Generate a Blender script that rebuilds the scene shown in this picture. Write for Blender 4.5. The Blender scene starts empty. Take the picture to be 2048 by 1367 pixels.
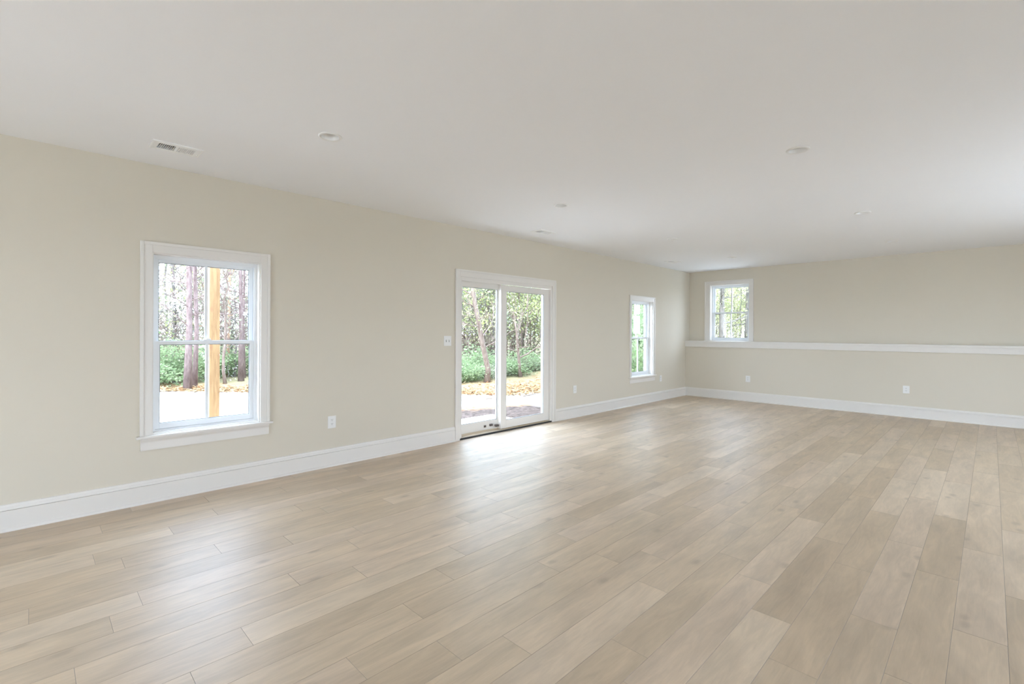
import bpy, bmesh, math, random
from mathutils import Vector, Matrix

random.seed(7)
S = bpy.context.scene
COL = S.collection

# ------------------------------------------------------------------ camera, sky, light, exposure
cam_d = bpy.data.cameras.new('camera')
cam = bpy.data.objects.new('camera', cam_d); COL.objects.link(cam)
cam.location = (0, 0, 1.393)
cam.rotation_euler = (math.pi / 2, -0.0038, math.radians(44.91))
cam_d.sensor_width = 36.0
cam_d.lens = 961.59 * 36.0 / 2048.0
cam_d.shift_y = -20.2 / 2048.0
cam_d.clip_start = 0.05
cam_d.clip_end = 400
S.camera = cam

world = bpy.data.worlds.new('overcast_sky'); S.world = world
world.use_nodes = True
_n = world.node_tree.nodes; _l = world.node_tree.links
_n.clear()
_out = _n.new('ShaderNodeOutputWorld'); _bg = _n.new('ShaderNodeBackground')
_tc = _n.new('ShaderNodeTexCoord'); _sep = _n.new('ShaderNodeSeparateXYZ'); _rmp = _n.new('ShaderNodeValToRGB')
_l.new(_tc.outputs['Generated'], _sep.inputs[0]); _l.new(_sep.outputs['Z'], _rmp.inputs[0])
_rmp.color_ramp.elements[0].position = 0.0; _rmp.color_ramp.elements[0].color = (0.72, 0.85, 1.0, 1)
_rmp.color_ramp.elements[1].position = 0.7; _rmp.color_ramp.elements[1].color = (0.61, 0.775, 1.0, 1)
_l.new(_rmp.outputs[0], _bg.inputs['Color']); _bg.inputs['Strength'].default_value = 10.8
_l.new(_bg.outputs[0], _out.inputs[0])

sun_d = bpy.data.lights.new('sun', 'SUN'); sun = bpy.data.objects.new('sun', sun_d); COL.objects.link(sun)
sun_d.energy = 5.5; sun_d.angle = math.radians(12); sun_d.color = (1.0, 0.95, 0.86)
sun.rotation_euler = Vector((-0.06, 0.62, -0.8)).to_track_quat('-Z', 'Y').to_euler()

S.view_settings.view_transform = 'Standard'
S.view_settings.look = 'None'
S.view_settings.gamma = 1.0
S.view_settings.use_curve_mapping = False
S.view_settings.exposure = 0.33
try:
    S.cycles.use_denoising = True
    S.cycles.max_bounces = 14
    S.cycles.diffuse_bounces = 8
    S.cycles.transparent_max_bounces = 24
    S.cycles.sample_clamp_indirect = 6.0
    S.cycles.caustics_reflective = False
    S.cycles.caustics_refractive = False
except Exception:
    pass

# ------------------------------------------------------------------ helpers
XL = -4.829      # window wall
YB = 10.517      # back wall, upper part
YL = 10.325      # back wall, thicker lower part
XR = 2.60        # wall on the camera's right
YN = -3.40       # wall behind the camera
H = 2.74
WT = 0.20        # wall thickness


class MB:
    """collects geometry for ONE mesh object"""
    def __init__(self, f=None):
        self.v = []; self.f = []; self.a = []; self.map = f

    def pt(self, p):
        self.v.append(tuple(self.map(*p)) if self.map else tuple(p)); return len(self.v) - 1

    def face(self, pts):
        self.f.append([self.pt(p) for p in pts])

    def box(self, a0, a1, b0, b1, c0, c1):
        i = [self.pt(p) for p in ((a0, b0, c0), (a1, b0, c0), (a1, b1, c0), (a0, b1, c0),
                                  (a0, b0, c1), (a1, b0, c1), (a1, b1, c1), (a0, b1, c1))]
        for q in ((0, 3, 2, 1), (4, 5, 6, 7), (0, 1, 5, 4), (1, 2, 6, 5), (2, 3, 7, 6), (3, 0, 4, 7)):
            self.f.append([i[k] for k in q])

    def prism(self, prof, a0, a1):
        """prof: list of (b, c); extruded along a"""
        n = len(prof)
        A = [self.pt((a0, b, c)) for b, c in prof]; B = [self.pt((a1, b, c)) for b, c in prof]
        self.f.append(A[::-1]); self.f.append(B)
        for k in range(n):
            self.f.append([A[k], A[(k + 1) % n], B[(k + 1) % n], B[k]])

    def tube(self, pts, rad, sides=8, cap=True):
        pts = [Vector(p) for p in pts]
        rings = []
        for k, p in enumerate(pts):
            d = (pts[min(k + 1, len(pts) - 1)] - pts[max(k - 1, 0)])
            if d.length < 1e-9: d = Vector((0, 0, 1))
            d.normalize()
            s = d.orthogonal().normalized() if k == 0 else (s - d * s.dot(d)).normalized()
            t = d.cross(s)
            rings.append([self.pt(p + (s * math.cos(2 * math.pi * j / sides) + t * math.sin(2 * math.pi * j / sides)) * rad[k])
                          for j in range(sides)])
        for a, b in zip(rings, rings[1:]):
            for j in range(sides):
                self.f.append([a[j], a[(j + 1) % sides], b[(j + 1) % sides], b[j]])
        if cap:
            self.f.append(rings[0][::-1]); self.f.append(rings[-1])
        return rings

    def lathe(self, prof, c, sides=32, axis_down=False):
        """prof: list of (r, z) about a vertical axis through c"""
        rings = [[self.pt((c[0] + r * math.cos(2 * math.pi * j / sides), c[1] + r * math.sin(2 * math.pi * j / sides), c[2] + z))
                  for j in range(sides)] for r, z in prof]
        for a, b in zip(rings, rings[1:]):
            for j in range(sides):
                self.f.append([a[j], a[(j + 1) % sides], b[(j + 1) % sides], b[j]])
        return rings

    def build(self, name, mat, parent=None, bevel=0, smooth=False, recalc=True):
        me = bpy.data.meshes.new(name)
        me.from_pydata(self.v, [], self.f)
        if recalc or bevel:
            bm = bmesh.new(); bm.from_mesh(me)
            if recalc: bmesh.ops.recalc_face_normals(bm, faces=bm.faces)
            if bevel:
                es = [e for e in bm.edges if len(e.link_faces) == 2 and e.calc_face_angle(0) > 0.6]
                bmesh.ops.bevel(bm, geom=es, offset=bevel, segments=2, affect='EDGES', profile=0.6, clamp_overlap=True)
            bm.to_mesh(me); bm.free()
        if smooth:
            me.polygons.foreach_set('use_smooth', [True] * len(me.polygons))
        if mat: me.materials.append(mat)
        o = bpy.data.objects.new(name, me); COL.objects.link(o)
        if parent: o.parent = parent
        return o


def empty(name, loc=(0, 0, 0)):
    o = bpy.data.objects.new(name, None); o.location = loc; COL.objects.link(o); return o


def at_origin(o, loc):
    """put a top-level mesh's origin at loc without moving its geometry"""
    loc = Vector(loc)
    o.data.transform(Matrix.Translation(-loc)); o.location = loc; return o


def tag(o, label, cat, group=None, kind=None):
    o['label'] = label; o['category'] = cat
    if group: o['group'] = group
    if kind: o['kind'] = kind
    return o


def kids(o):
    return [c for c in COL.objects if c.parent == o]


def copy_tree(o, loc, rz=0, scale=None):
    r = o.copy(); COL.objects.link(r); r.location = loc; r.rotation_euler = (0, 0, rz)
    if scale: r.scale = scale
    for ch in kids(o):
        c = ch.copy(); COL.objects.link(c); c.parent = r
        for g in kids(ch):
            d = g.copy(); COL.objects.link(d); d.parent = c
    return r


# ------------------------------------------------------------------ materials
def N(m, t, **kw):
    n = m.node_tree.nodes.new(t)
    for k, v in kw.items():
        if k in n.inputs: n.inputs[k].default_value = v
        else: setattr(n, k, v)
    return n


def mat(name, col, rough=0.5, spec=0.5, metal=0.0, var=0.0, vscale=6.0, bump=0.0, bscale=200.0):
    m = bpy.data.materials.new(name); m.use_nodes = True
    b = m.node_tree.nodes['Principled BSDF']; L = m.node_tree.links.new
    b.inputs['Base Color'].default_value = (*col, 1); b.inputs['Roughness'].default_value = rough
    b.inputs['Specular IOR Level'].default_value = spec; b.inputs['Metallic'].default_value = metal
    g = N(m, 'ShaderNodeNewGeometry')
    if var:
        t = N(m, 'ShaderNodeTexNoise', Scale=vscale, Detail=5.0); L(g.outputs['Position'], t.inputs['Vector'])
        x = N(m, 'ShaderNodeMix', data_type='RGBA')
        x.inputs[6].default_value = (*[c * (1 - var) for c in col], 1)
        x.inputs[7].default_value = (*[min(1, c * (1 + var)) for c in col], 1)
        L(t.outputs['Fac'], x.inputs[0]); L(x.outputs[2], b.inputs['Base Color'])
    if bump:
        t = N(m, 'ShaderNodeTexNoise', Scale=bscale, Detail=3.0); L(g.outputs['Position'], t.inputs['Vector'])
        bp = N(m, 'ShaderNodeBump', Strength=bump, Distance=0.002); L(t.outputs['Fac'], bp.inputs['Height'])
        L(bp.outputs[0], b.inputs['Normal'])
    return m


M_WALL = mat('wall_paint_greige', (0.664, 0.615, 0.520), 0.75, 0.25, var=0.012, vscale=1.5, bump=0.08, bscale=260)
M_CEIL = mat('ceiling_paint_white', (0.847, 0.853, 0.872), 0.85, 0.15, var=0.008, vscale=2.0, bump=0.06, bscale=240)
M_TRIM = mat('trim_paint_white', (0.75, 0.722, 0.68), 0.38, 0.5, var=0.006, vscale=3.0)
M_VINYL = mat('window_vinyl_white', (0.82, 0.84, 0.855), 0.32, 0.5, var=0.006, vscale=3.0)
M_PLATE = mat('plate_plastic_white', (0.79, 0.785, 0.765), 0.3, 0.5, var=0.004)
M_SLOT = mat('slot_dark', (0.10, 0.095, 0.085), 0.6, 0.3)
M_VENT = mat('register_enamel_white', (0.84, 0.845, 0.84), 0.4, 0.5, var=0.004)
M_DUCT = mat('duct_dark', (0.10, 0.10, 0.105), 0.7, 0.3)
M_BLACK = mat('strip_black', (0.03, 0.03, 0.03), 0.6, 0.4)
M_SPACER = mat('glazing_spacer_grey', (0.25, 0.27, 0.28), 0.5, 0.4)
M_BRONZE = mat('latch_dark_metal', (0.16, 0.14, 0.13), 0.35, 0.5, metal=0.8)
M_SILLWOOD = mat('sill_tan', (0.62, 0.52, 0.39), 0.5, 0.4, var=0.05, vscale=20)
M_LENS = mat('lens_white', (0.74, 0.74, 0.73), 0.35, 0.5)
M_BAFFLE = mat('baffle_white', (0.80, 0.80, 0.79), 0.3, 0.5)
M_CONC = mat('concrete_pale', (0.72, 0.70, 0.66), 0.8, 0.3, var=0.10, vscale=9.0, bump=0.2, bscale=60)
M_SIDING = mat('siding_pale', (0.75, 0.75, 0.73), 0.6, 0.3)


def glass_mat():
    m = bpy.data.materials.new('window_glass'); m.use_nodes = True
    nt = m.node_tree; nt.nodes.clear(); L = nt.links.new
    o = N(m, 'ShaderNodeOutputMaterial'); mx = N(m, 'ShaderNodeMixShader')
    tr = N(m, 'ShaderNodeBsdfTransparent'); tr.inputs[0].default_value = (0.975, 0.972, 0.975, 1)
    gl = N(m, 'ShaderNodeBsdfGlossy', Roughness=0.02)
    fr = N(m, 'ShaderNodeFresnel', IOR=1.45)
    g = N(m, 'ShaderNodeNewGeometry'); io = N(m, 'ShaderNodeMix'); io.inputs[2].default_value = 1.45; io.inputs[3].default_value = 1 / 1.45
    L(g.outputs['Backfacing'], io.inputs[0]); L(io.outputs[0], fr.inputs['IOR'])     # same reflectance on both faces of the sheet
    L(fr.outputs[0], mx.inputs[0]); L(tr.outputs[0], mx.inputs[1]); L(gl.outputs[0], mx.inputs[2]); L(mx.outputs[0], o.inputs[0])
    return m


M_GLASS = glass_mat()


def floor_mat():
    m = bpy.data.materials.new('oak_plank_floor'); m.use_nodes = True
    nt = m.node_tree; L = nt.links.new; b = nt.nodes['Principled BSDF']
    at = N(m, 'ShaderNodeAttribute', attribute_name='plank')
    g = N(m, 'ShaderNodeNewGeometry')
    sc = N(m, 'ShaderNodeVectorMath', operation='SCALE'); sc.inputs['Scale'].default_value = 37.0
    L(at.outputs['Color'], sc.inputs[0])
    ad = N(m, 'ShaderNodeVectorMath', operation='ADD'); L(g.outputs['Position'], ad.inputs[0]); L(sc.outputs[0], ad.inputs[1])
    def noise(scx, scy, scale, det, rough=0.55, dist=0.0):
        mp = N(m, 'ShaderNodeMapping'); mp.inputs['Scale'].default_value = (scx, scy, 1)
        L(ad.outputs[0], mp.inputs['Vector'])
        t = N(m, 'ShaderNodeTexNoise', Scale=scale, Detail=det, Roughness=rough, Distortion=dist)
        L(mp.outputs[0], t.inputs['Vector']); return t
    broad = noise(5.0, 1.0, 1.6, 4.0, 0.5, 0.6)          # cloudy light and dark bands along a plank
    fine = noise(60.0, 3.0, 2.6, 6.0, 0.65, 0.3)         # hair grain
    ring = noise(9.0, 1.3, 2.2, 3.0, 0.5, 2.2)           # cathedral figure
    sep = N(m, 'ShaderNodeSeparateColor'); L(at.outputs['Color'], sep.inputs[0])
    r1 = N(m, 'ShaderNodeValToRGB'); L(sep.outputs[0], r1.inputs[0])
    cr = r1.color_ramp; cr.elements[0].position = 0.0; cr.elements[0].color = (0.484, 0.368, 0.245, 1)
    cr.elements[1].position = 1.0; cr.elements[1].color = (0.600, 0.478, 0.343, 1)
    e = cr.elements.new(0.45); e.color = (0.546, 0.425, 0.292, 1)
    e = cr.elements.new(0.75); e.color = (0.569, 0.442, 0.318, 1)
    def mul(c, fac_node, lo, hi, p0=0.3, p1=0.7):
        mr = N(m, 'ShaderNodeMapRange'); mr.inputs['From Min'].default_value = p0; mr.inputs['From Max'].default_value = p1
        mr.inputs['To Min'].default_value = lo; mr.inputs['To Max'].default_value = hi
        L(fac_node, mr.inputs['Value'])
        x = N(m, 'ShaderNodeVectorMath', operation='SCALE'); L(c, x.inputs[0]); L(mr.outputs[0], x.inputs['Scale']); return x.outputs[0]
    c = mul(r1.outputs['Color'], broad.outputs['Fac'], 0.83, 1.12)
    c = mul(c, ring.outputs['Fac'], 0.94, 1.05, 0.35, 0.65)
    c = mul(c, fine.outputs['Fac'], 0.955, 1.035)
    # knots: sparse dark smudges
    mp = N(m, 'ShaderNodeMapping'); mp.inputs['Scale'].default_value = (4.4, 2.4, 1); L(ad.outputs[0], mp.inputs['Vector'])
    wob = N(m, 'ShaderNodeTexNoise', Scale=9.0, Detail=3.0); L(g.outputs['Position'], wob.inputs['Vector'])
    w2 = N(m, 'ShaderNodeVectorMath', operation='SCALE'); w2.inputs['Scale'].default_value = 0.16; L(wob.outputs['Color'], w2.inputs[0])
    a2 = N(m, 'ShaderNodeVectorMath', operation='ADD'); L(mp.outputs[0], a2.inputs[0]); L(w2.outputs[0], a2.inputs[1])
    vo = N(m, 'ShaderNodeTexVoronoi', Scale=1.0); vo.voronoi_dimensions = '2D'; L(a2.outputs[0], vo.inputs['Vector'])
    kn = N(m, 'ShaderNodeMapRange'); kn.interpolation_type = 'SMOOTHSTEP'
    kn.inputs['From Min'].default_value = 0.02; kn.inputs['From Max'].default_value = 0.15
    kn.inputs['To Min'].default_value = 1.0; kn.inputs['To Max'].default_value = 0.0; L(vo.outputs['Distance'], kn.inputs['Value'])
    ks = N(m, 'ShaderNodeSeparateColor'); L(vo.outputs['Color'], ks.inputs[0])
    gt = N(m, 'ShaderNodeMath', operation='GREATER_THAN'); gt.inputs[1].default_value = 0.70; L(ks.outputs[0], gt.inputs[0])
    kf = N(m, 'ShaderNodeMath', operation='MULTIPLY'); L(kn.outputs[0], kf.inputs[0]); L(gt.outputs[0], kf.inputs[1])
    kf2 = N(m, 'ShaderNodeMath', operation='MULTIPLY'); kf2.inputs[1].default_value = 0.42; L(kf.outputs[0], kf2.inputs[0])
    mx = N(m, 'ShaderNodeMix', data_type='RGBA'); mx.inputs[7].default_value = (0.25, 0.185, 0.13, 1)
    L(kf2.outputs[0], mx.inputs[0]); L(c, mx.inputs[6])
    sm = N(m, 'ShaderNodeMix', data_type='RGBA'); sm.inputs[6].default_value = (0.33, 0.265, 0.20, 1)      # grimy micro-bevel between planks
    L(at.outputs['Alpha'], sm.inputs[0]); L(mx.outputs[2], sm.inputs[7]); L(sm.outputs[2], b.inputs['Base Color'])
    rr = N(m, 'ShaderNodeMapRange'); rr.inputs['To Min'].default_value = 0.37; rr.inputs['To Max'].default_value = 0.46
    L(broad.outputs['Fac'], rr.inputs['Value']); L(rr.outputs[0], b.inputs['Roughness'])
    b.inputs['Specular IOR Level'].default_value = 0.9
    b.inputs['Coat Weight'].default_value = 0.35; b.inputs['Coat Roughness'].default_value = 0.5; b.inputs['Coat IOR'].default_value = 1.5
    bp = N(m, 'ShaderNodeBump', Strength=0.10, Distance=0.001); L(fine.outputs['Fac'], bp.inputs['Height']); L(bp.outputs[0], b.inputs['Normal'])
    return m


M_FLOOR = floor_mat()


def wood_mat(name, c0, c1, knots=True, scale=1.0):
    m = bpy.data.materials.new(name); m.use_nodes = True
    nt = m.node_tree; L = nt.links.new; b = nt.nodes['Principled BSDF']
    tc = N(m, 'ShaderNodeTexCoord')
    mp = N(m, 'ShaderNodeMapping'); mp.inputs['Scale'].default_value = (14 * scale, 14 * scale, 1.1 * scale); L(tc.outputs['Object'], mp.inputs['Vector'])
    t = N(m, 'ShaderNodeTexNoise', Scale=2.0, Detail=6.0, Distortion=1.4); L(mp.outputs[0], t.inputs['Vector'])
    r = N(m, 'ShaderNodeValToRGB'); L(t.outputs['Fac'], r.inputs[0])
    r.color_ramp.elements[0].position = 0.3; r.color_ramp.elements[0].color = (*c0, 1)
    r.color_ramp.elements[1].position = 0.7; r.color_ramp.elements[1].color = (*c1, 1)
    src = r.outputs[0]
    if knots:
        mp2 = N(m, 'ShaderNodeMapping'); mp2.inputs['Scale'].default_value = (7, 7, 3.2); L(tc.outputs['Object'], mp2.inputs['Vector'])
        v = N(m, 'ShaderNodeTexVoronoi', Scale=1.0); L(mp2.outputs[0], v.inputs['Vector'])
        k = N(m, 'ShaderNodeMapRange'); k.inputs['From Min'].default_value = 0.05; k.inputs['From Max'].default_value = 0.20
        k.inputs['To Min'].default_value = 0.75; k.inputs['To Max'].default_value = 0.0; L(v.outputs['Distance'], k.inputs['Value'])
        x = N(m, 'ShaderNodeMix', data_type='RGBA'); x.inputs[7].default_value = (0.20, 0.09, 0.04, 1)
        L(k.outputs[0], x.inputs[0]); L(src, x.inputs[6]); src = x.outputs[2]
    L(src, b.inputs['Base Color']); b.inputs['Roughness'].default_value = 0.7
    return m


M_POST = wood_mat('pine_lumber', (0.168, 0.088, 0.032), (0.281, 0.172, 0.074))


def bark_mat(name, c0, c1, sx=18, sz=5):
    m = bpy.data.materials.new(name); m.use_nodes = True
    nt = m.node_tree; L = nt.links.new; b = nt.nodes['Principled BSDF']
    tc = N(m, 'ShaderNodeTexCoord')
    mp = N(m, 'ShaderNodeMapping'); mp.inputs['Scale'].default_value = (sx, sx, sz); L(tc.outputs['Object'], mp.inputs['Vector'])
    t = N(m, 'ShaderNodeTexNoise', Scale=1.0, Detail=5.0, Roughness=0.7); L(mp.outputs[0], t.inputs['Vector'])
    r = N(m, 'ShaderNodeValToRGB'); L(t.outputs['Fac'], r.inputs[0])
    r.color_ramp.elements[0].position = 0.35; r.color_ramp.elements[0].color = (*c0, 1)
    r.color_ramp.elements[1].position = 0.65; r.color_ramp.elements[1].color = (*c1, 1)
    L(r.outputs[0], b.inputs['Base Color']); b.inputs['Roughness'].default_value = 0.9; b.inputs['Specular IOR Level'].default_value = 0.2
    bp = N(m, 'ShaderNodeBump', Strength=0.6, Distance=0.02); L(t.outputs['Fac'], bp.inputs['Height']); L(bp.outputs[0], b.inputs['Normal'])
    return m


M_PINE = bark_mat('pine_bark', (0.093, 0.063, 0.059), (0.211, 0.160, 0.151))
M_DEADPINE = bark_mat('bare_orange_bark', (0.279, 0.142, 0.081), (0.431, 0.314, 0.213))
M_BARK = bark_mat('grey_bark', (0.078, 0.070, 0.062), (0.176, 0.164, 0.148))
M_BROWNBARK = bark_mat('brown_bark', (0.112, 0.077, 0.060), (0.223, 0.180, 0.154))


def leaf_mat(name, c0, c1, trans=0.45):
    m = bpy.data.materials.new(name); m.use_nodes = True
    nt = m.node_tree; nt.nodes.clear(); L = nt.links.new
    o = N(m, 'ShaderNodeOutputMaterial'); mx = N(m, 'ShaderNodeMixShader'); mx.inputs[0].default_value = trans
    d = N(m, 'ShaderNodeBsdfDiffuse'); t = N(m, 'ShaderNodeBsdfTranslucent')
    g = N(m, 'ShaderNodeNewGeometry'); r = N(m, 'ShaderNodeValToRGB')
    L(g.outputs['Random Per Island'], r.inputs[0])
    r.color_ramp.elements[0].color = (*c0, 1); r.color_ramp.elements[1].color = (*c1, 1)
    L(r.outputs[0], d.inputs[0]); L(r.outputs[0], t.inputs[0])
    L(d.outputs[0], mx.inputs[1]); L(t.outputs[0], mx.inputs[2]); L(mx.outputs[0], o.inputs[0])
    return m


M_LEAF_SPRING = leaf_mat('leaf_spring_yellow_green', (0.233, 0.279, 0.095), (0.434, 0.452, 0.240))
M_LEAF_BUSH = leaf_mat('leaf_bush_green', (0.168, 0.253, 0.119), (0.323, 0.386, 0.232))
M_LEAF_PALE = leaf_mat('leaf_pale_sage', (0.194, 0.228, 0.136), (0.356, 0.378, 0.274))
M_LEAF_YELLOW = leaf_mat('leaf_pale_yellow', (0.369, 0.378, 0.184), (0.491, 0.491, 0.342))
M_BLOSSOM = leaf_mat('blossom_white', (0.80, 0.78, 0.74), (0.95, 0.94, 0.93), 0.3)
M_LITTER = leaf_mat('leaf_litter_tan', (0.177, 0.079, 0.035), (0.334, 0.260, 0.150), 0.1)
M_TWIG = mat('twig_grey_brown', (0.20, 0.16, 0.13), 0.9, 0.2)


def ground_mat():
    m = bpy.data.materials.new('yard_ground'); m.use_nodes = True
    nt = m.node_tree; L = nt.links.new; b = nt.nodes['Principled BSDF']
    g = N(m, 'ShaderNodeNewGeometry'); s = N(m, 'ShaderNodeSeparateXYZ'); L(g.outputs['Position'], s.inputs[0])
    def noise(scale, det=5.0, v=None):
        t = N(m, 'ShaderNodeTexNoise', Scale=scale, Detail=det, Roughness=0.65); L(v or g.outputs['Position'], t.inputs['Vector']); return t.outputs['Fac']
    def math_(op, a, bb):
        n = N(m, 'ShaderNodeMath', operation=op)
        for i, q in enumerate((a, bb)):
            if isinstance(q, (int, float)): n.inputs[i].default_value = q
            else: L(q, n.inputs[i])
        return n.outputs[0]
    wob = math_('MULTIPLY', math_('SUBTRACT', noise(0.9), 0.5), 1.8)
    def ramp(fac, c0, c1, p0=0.35, p1=0.65):
        r = N(m, 'ShaderNodeValToRGB'); L(fac, r.inputs[0])
        r.color_ramp.elements[0].position = p0; r.color_ramp.elements[0].color = (*c0, 1)
        r.color_ramp.elements[1].position = p1; r.color_ramp.elements[1].color = (*c1, 1); return r.outputs[0]
    mulch = ramp(noise(14.0), (0.028, 0.022, 0.019), (0.12, 0.092, 0.08))
    pale = ramp(noise(10.0, 8.0), (0.08, 0.07, 0.06), (0.62, 0.61, 0.58), 0.35, 0.41)
    litter = ramp(noise(11.0, 7.0), (0.17, 0.075, 0.035), (0.39, 0.27, 0.15), 0.38, 0.62)
    woods = ramp(noise(5.0), (0.10, 0.085, 0.043), (0.25, 0.22, 0.125))
    def step(x, e0, e1):
        r = N(m, 'ShaderNodeMapRange'); r.inputs['From Min'].default_value = e0; r.inputs['From Max'].default_value = e1; L(x, r.inputs['Value']); return r.outputs[0]
    def mixc(f, a, c):
        x = N(m, 'ShaderNodeMix', data_type='RGBA'); L(f, x.inputs[0]); L(a, x.inputs[6]); L(c, x.inputs[7]); return x.outputs[2]
    d = math_('MULTIPLY', math_('ADD', s.outputs[0], wob), -1.0)                       # distance out from the house
    # outer edge of the pale strip: x = -14 + 1.1 (y - 2.7), never nearer than -8.4
    edge = math_('MAXIMUM', math_('SUBTRACT', 14.5, math_('MULTIPLY', math_('SUBTRACT', s.outputs[1], 2.37), 1.12)), 8.05)
    edge = math_('MINIMUM', edge, 14.6)
    c = mixc(step(s.outputs[1], 7.2, 8.2), mulch, pale)  # pale instead of mulch near the far corner, to bounce light in
    c = mixc(step(d, 3.2, 3.6), pale, c)  # pale ground added on the unseen sides to bounce daylight indoors
    inner = math_('MINIMUM', math_('MAXIMUM', math_('SUBTRACT', 7.5, math_('MULTIPLY', math_('SUBTRACT', s.outputs[1], 6.4), 0.55)), 6.6), 7.6)
    fromin = math_('SUBTRACT', d, inner)
    c = mixc(step(fromin, -0.45, -0.15), c, litter)
    c = mixc(step(fromin, -0.1, 0.25), c, pale)
    over = math_('SUBTRACT', d, edge)
    c = mixc(step(over, -0.15, 0.25), c, litter)
    c = mixc(step(over, 2.2, 3.2), c, woods)
    bank = math_('MULTIPLY', step(s.outputs[1], 10.2, 10.9), step(s.outputs[0], -5.2, -5.8))      # grassy bank beside the end wall
    bank = math_('MULTIPLY', bank, step(math_('ADD', s.outputs[1], math_('MULTIPLY', s.outputs[0], 1.4)), 0.0, 0.6))
    grass = ramp(noise(8.0), (0.08, 0.10, 0.03), (0.27, 0.28, 0.125))
    c = mixc(bank, c, grass)
    c = mixc(step(math_('ADD', s.outputs[1], wob), 13.2, 14.0), c, woods)
    L(c, b.inputs['Base Color']); b.inputs['Roughness'].default_value = 0.95; b.inputs['Specular IOR Level'].default_value = 0.1
    bp = N(m, 'ShaderNodeBump', Strength=0.5, Distance=0.03); L(noise(16.0), bp.inputs['Height']); L(bp.outputs[0], b.inputs['Normal'])
    return m


M_GROUND = ground_mat()

# ------------------------------------------------------------------ room shell
def left(u, d, z): return (XL - d, u, z)          # d > 0 is outdoors
def back(u, d, z): return (u, YB + d, z)
def right(u, d, z): return (XR + d, u, z)
def near(u, d, z): return (u, YN - d, z)


def wall(name, fmap, u0, u1, holes, label, z0=-0.02, z1=H + 0.02, t=WT, m=None):
    """solid wall with rectangular openings: holes = [(u0,u1,z0,z1)]"""
    us = sorted({u0, u1, *[h[0] for h in holes], *[h[1] for h in holes]})
    zs = sorted({z0, z1, *[min(max(h[2], z0), z1) for h in holes], *[h[3] for h in holes]})
    def solid(i, j):
        if i < 0 or j < 0 or i >= len(us) - 1 or j >= len(zs) - 1: return False
        uc = (us[i] + us[i + 1]) / 2; zc = (zs[j] + zs[j + 1]) / 2
        return not any(h[0] < uc < h[1] and h[2] < zc < h[3] for h in holes)
    mb = MB(fmap)
    for i in range(len(us) - 1):
        for j in range(len(zs) - 1):
            if not solid(i, j): continue
            a, b_, c, e = us[i], us[i + 1], zs[j], zs[j + 1]
            mb.face([(a, 0, c), (b_, 0, c), (b_, 0, e), (a, 0, e)]); mb.face([(a, t, c), (a, t, e), (b_, t, e), (b_, t, c)])
            if not solid(i - 1, j): mb.face([(a, 0, c), (a, 0, e), (a, t, e), (a, t, c)])
            if not solid(i + 1, j): mb.face([(b_, 0, c), (b_, t, c), (b_, t, e), (b_, 0, e)])
            if not solid(i, j - 1): mb.face([(a, 0, c), (a, t, c), (b_, t, c), (b_, 0, c)])
            if not solid(i, j + 1): mb.face([(a, 0, e), (b_, 0, e), (b_, t, e), (a, t, e)])
    o = mb.build(name, m or M_WALL, recalc=False)
    bm = bmesh.new(); bm.from_mesh(o.data); bmesh.ops.remove_doubles(bm, verts=bm.verts, dist=1e-5)
    bmesh.ops.recalc_face_normals(bm, faces=bm.faces); bm.to_mesh(o.data); bm.free()
    return tag(o, label, 'wall', kind='structure')


W1 = (0.698, 1.522, 0.545, 2.030)
D1 = (3.888, 5.722, -0.02, 2.106)
W3 = (8.035, 8.865, 0.545, 2.015)
W4 = (-4.362, -3.545, 1.212, 2.425)
DN1 = (-3.5, -1.3, 0.0, 2.15)  # added openings out of view, sized to let fill daylight in
WR1 = (-1.2, 0.7, 0.5, 2.2)
WR2 = (4.7, 8.1, 0.30, 2.35)
WL0 = (-2.5, -1.68, 0.545, 2.03)  # also added out of view, brightens the near left end

wall('wall_left', left, YN - WT, YB + WT, [W1, D1, W3, WL0], 'long greige wall with two tall windows and the sliding patio door')
wall('wall_back', back, XL, XR, [W4], 'greige end wall above the white ledge, with one small window')
lowmb = MB(); lowmb.box(XL, XR, YL, YB, -0.02, 1.176)
tag(lowmb.build('wall_back', M_WALL), 'thicker lower part of the end wall beneath the white ledge', 'wall', kind='structure')
wall('wall_right', right, YN - WT, YB + WT, [WR1, WR2], 'greige wall on the side opposite the patio door')
wall('wall_near', near, XL, XR, [DN1], 'greige wall behind the viewpoint, opposite the end wall')

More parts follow.
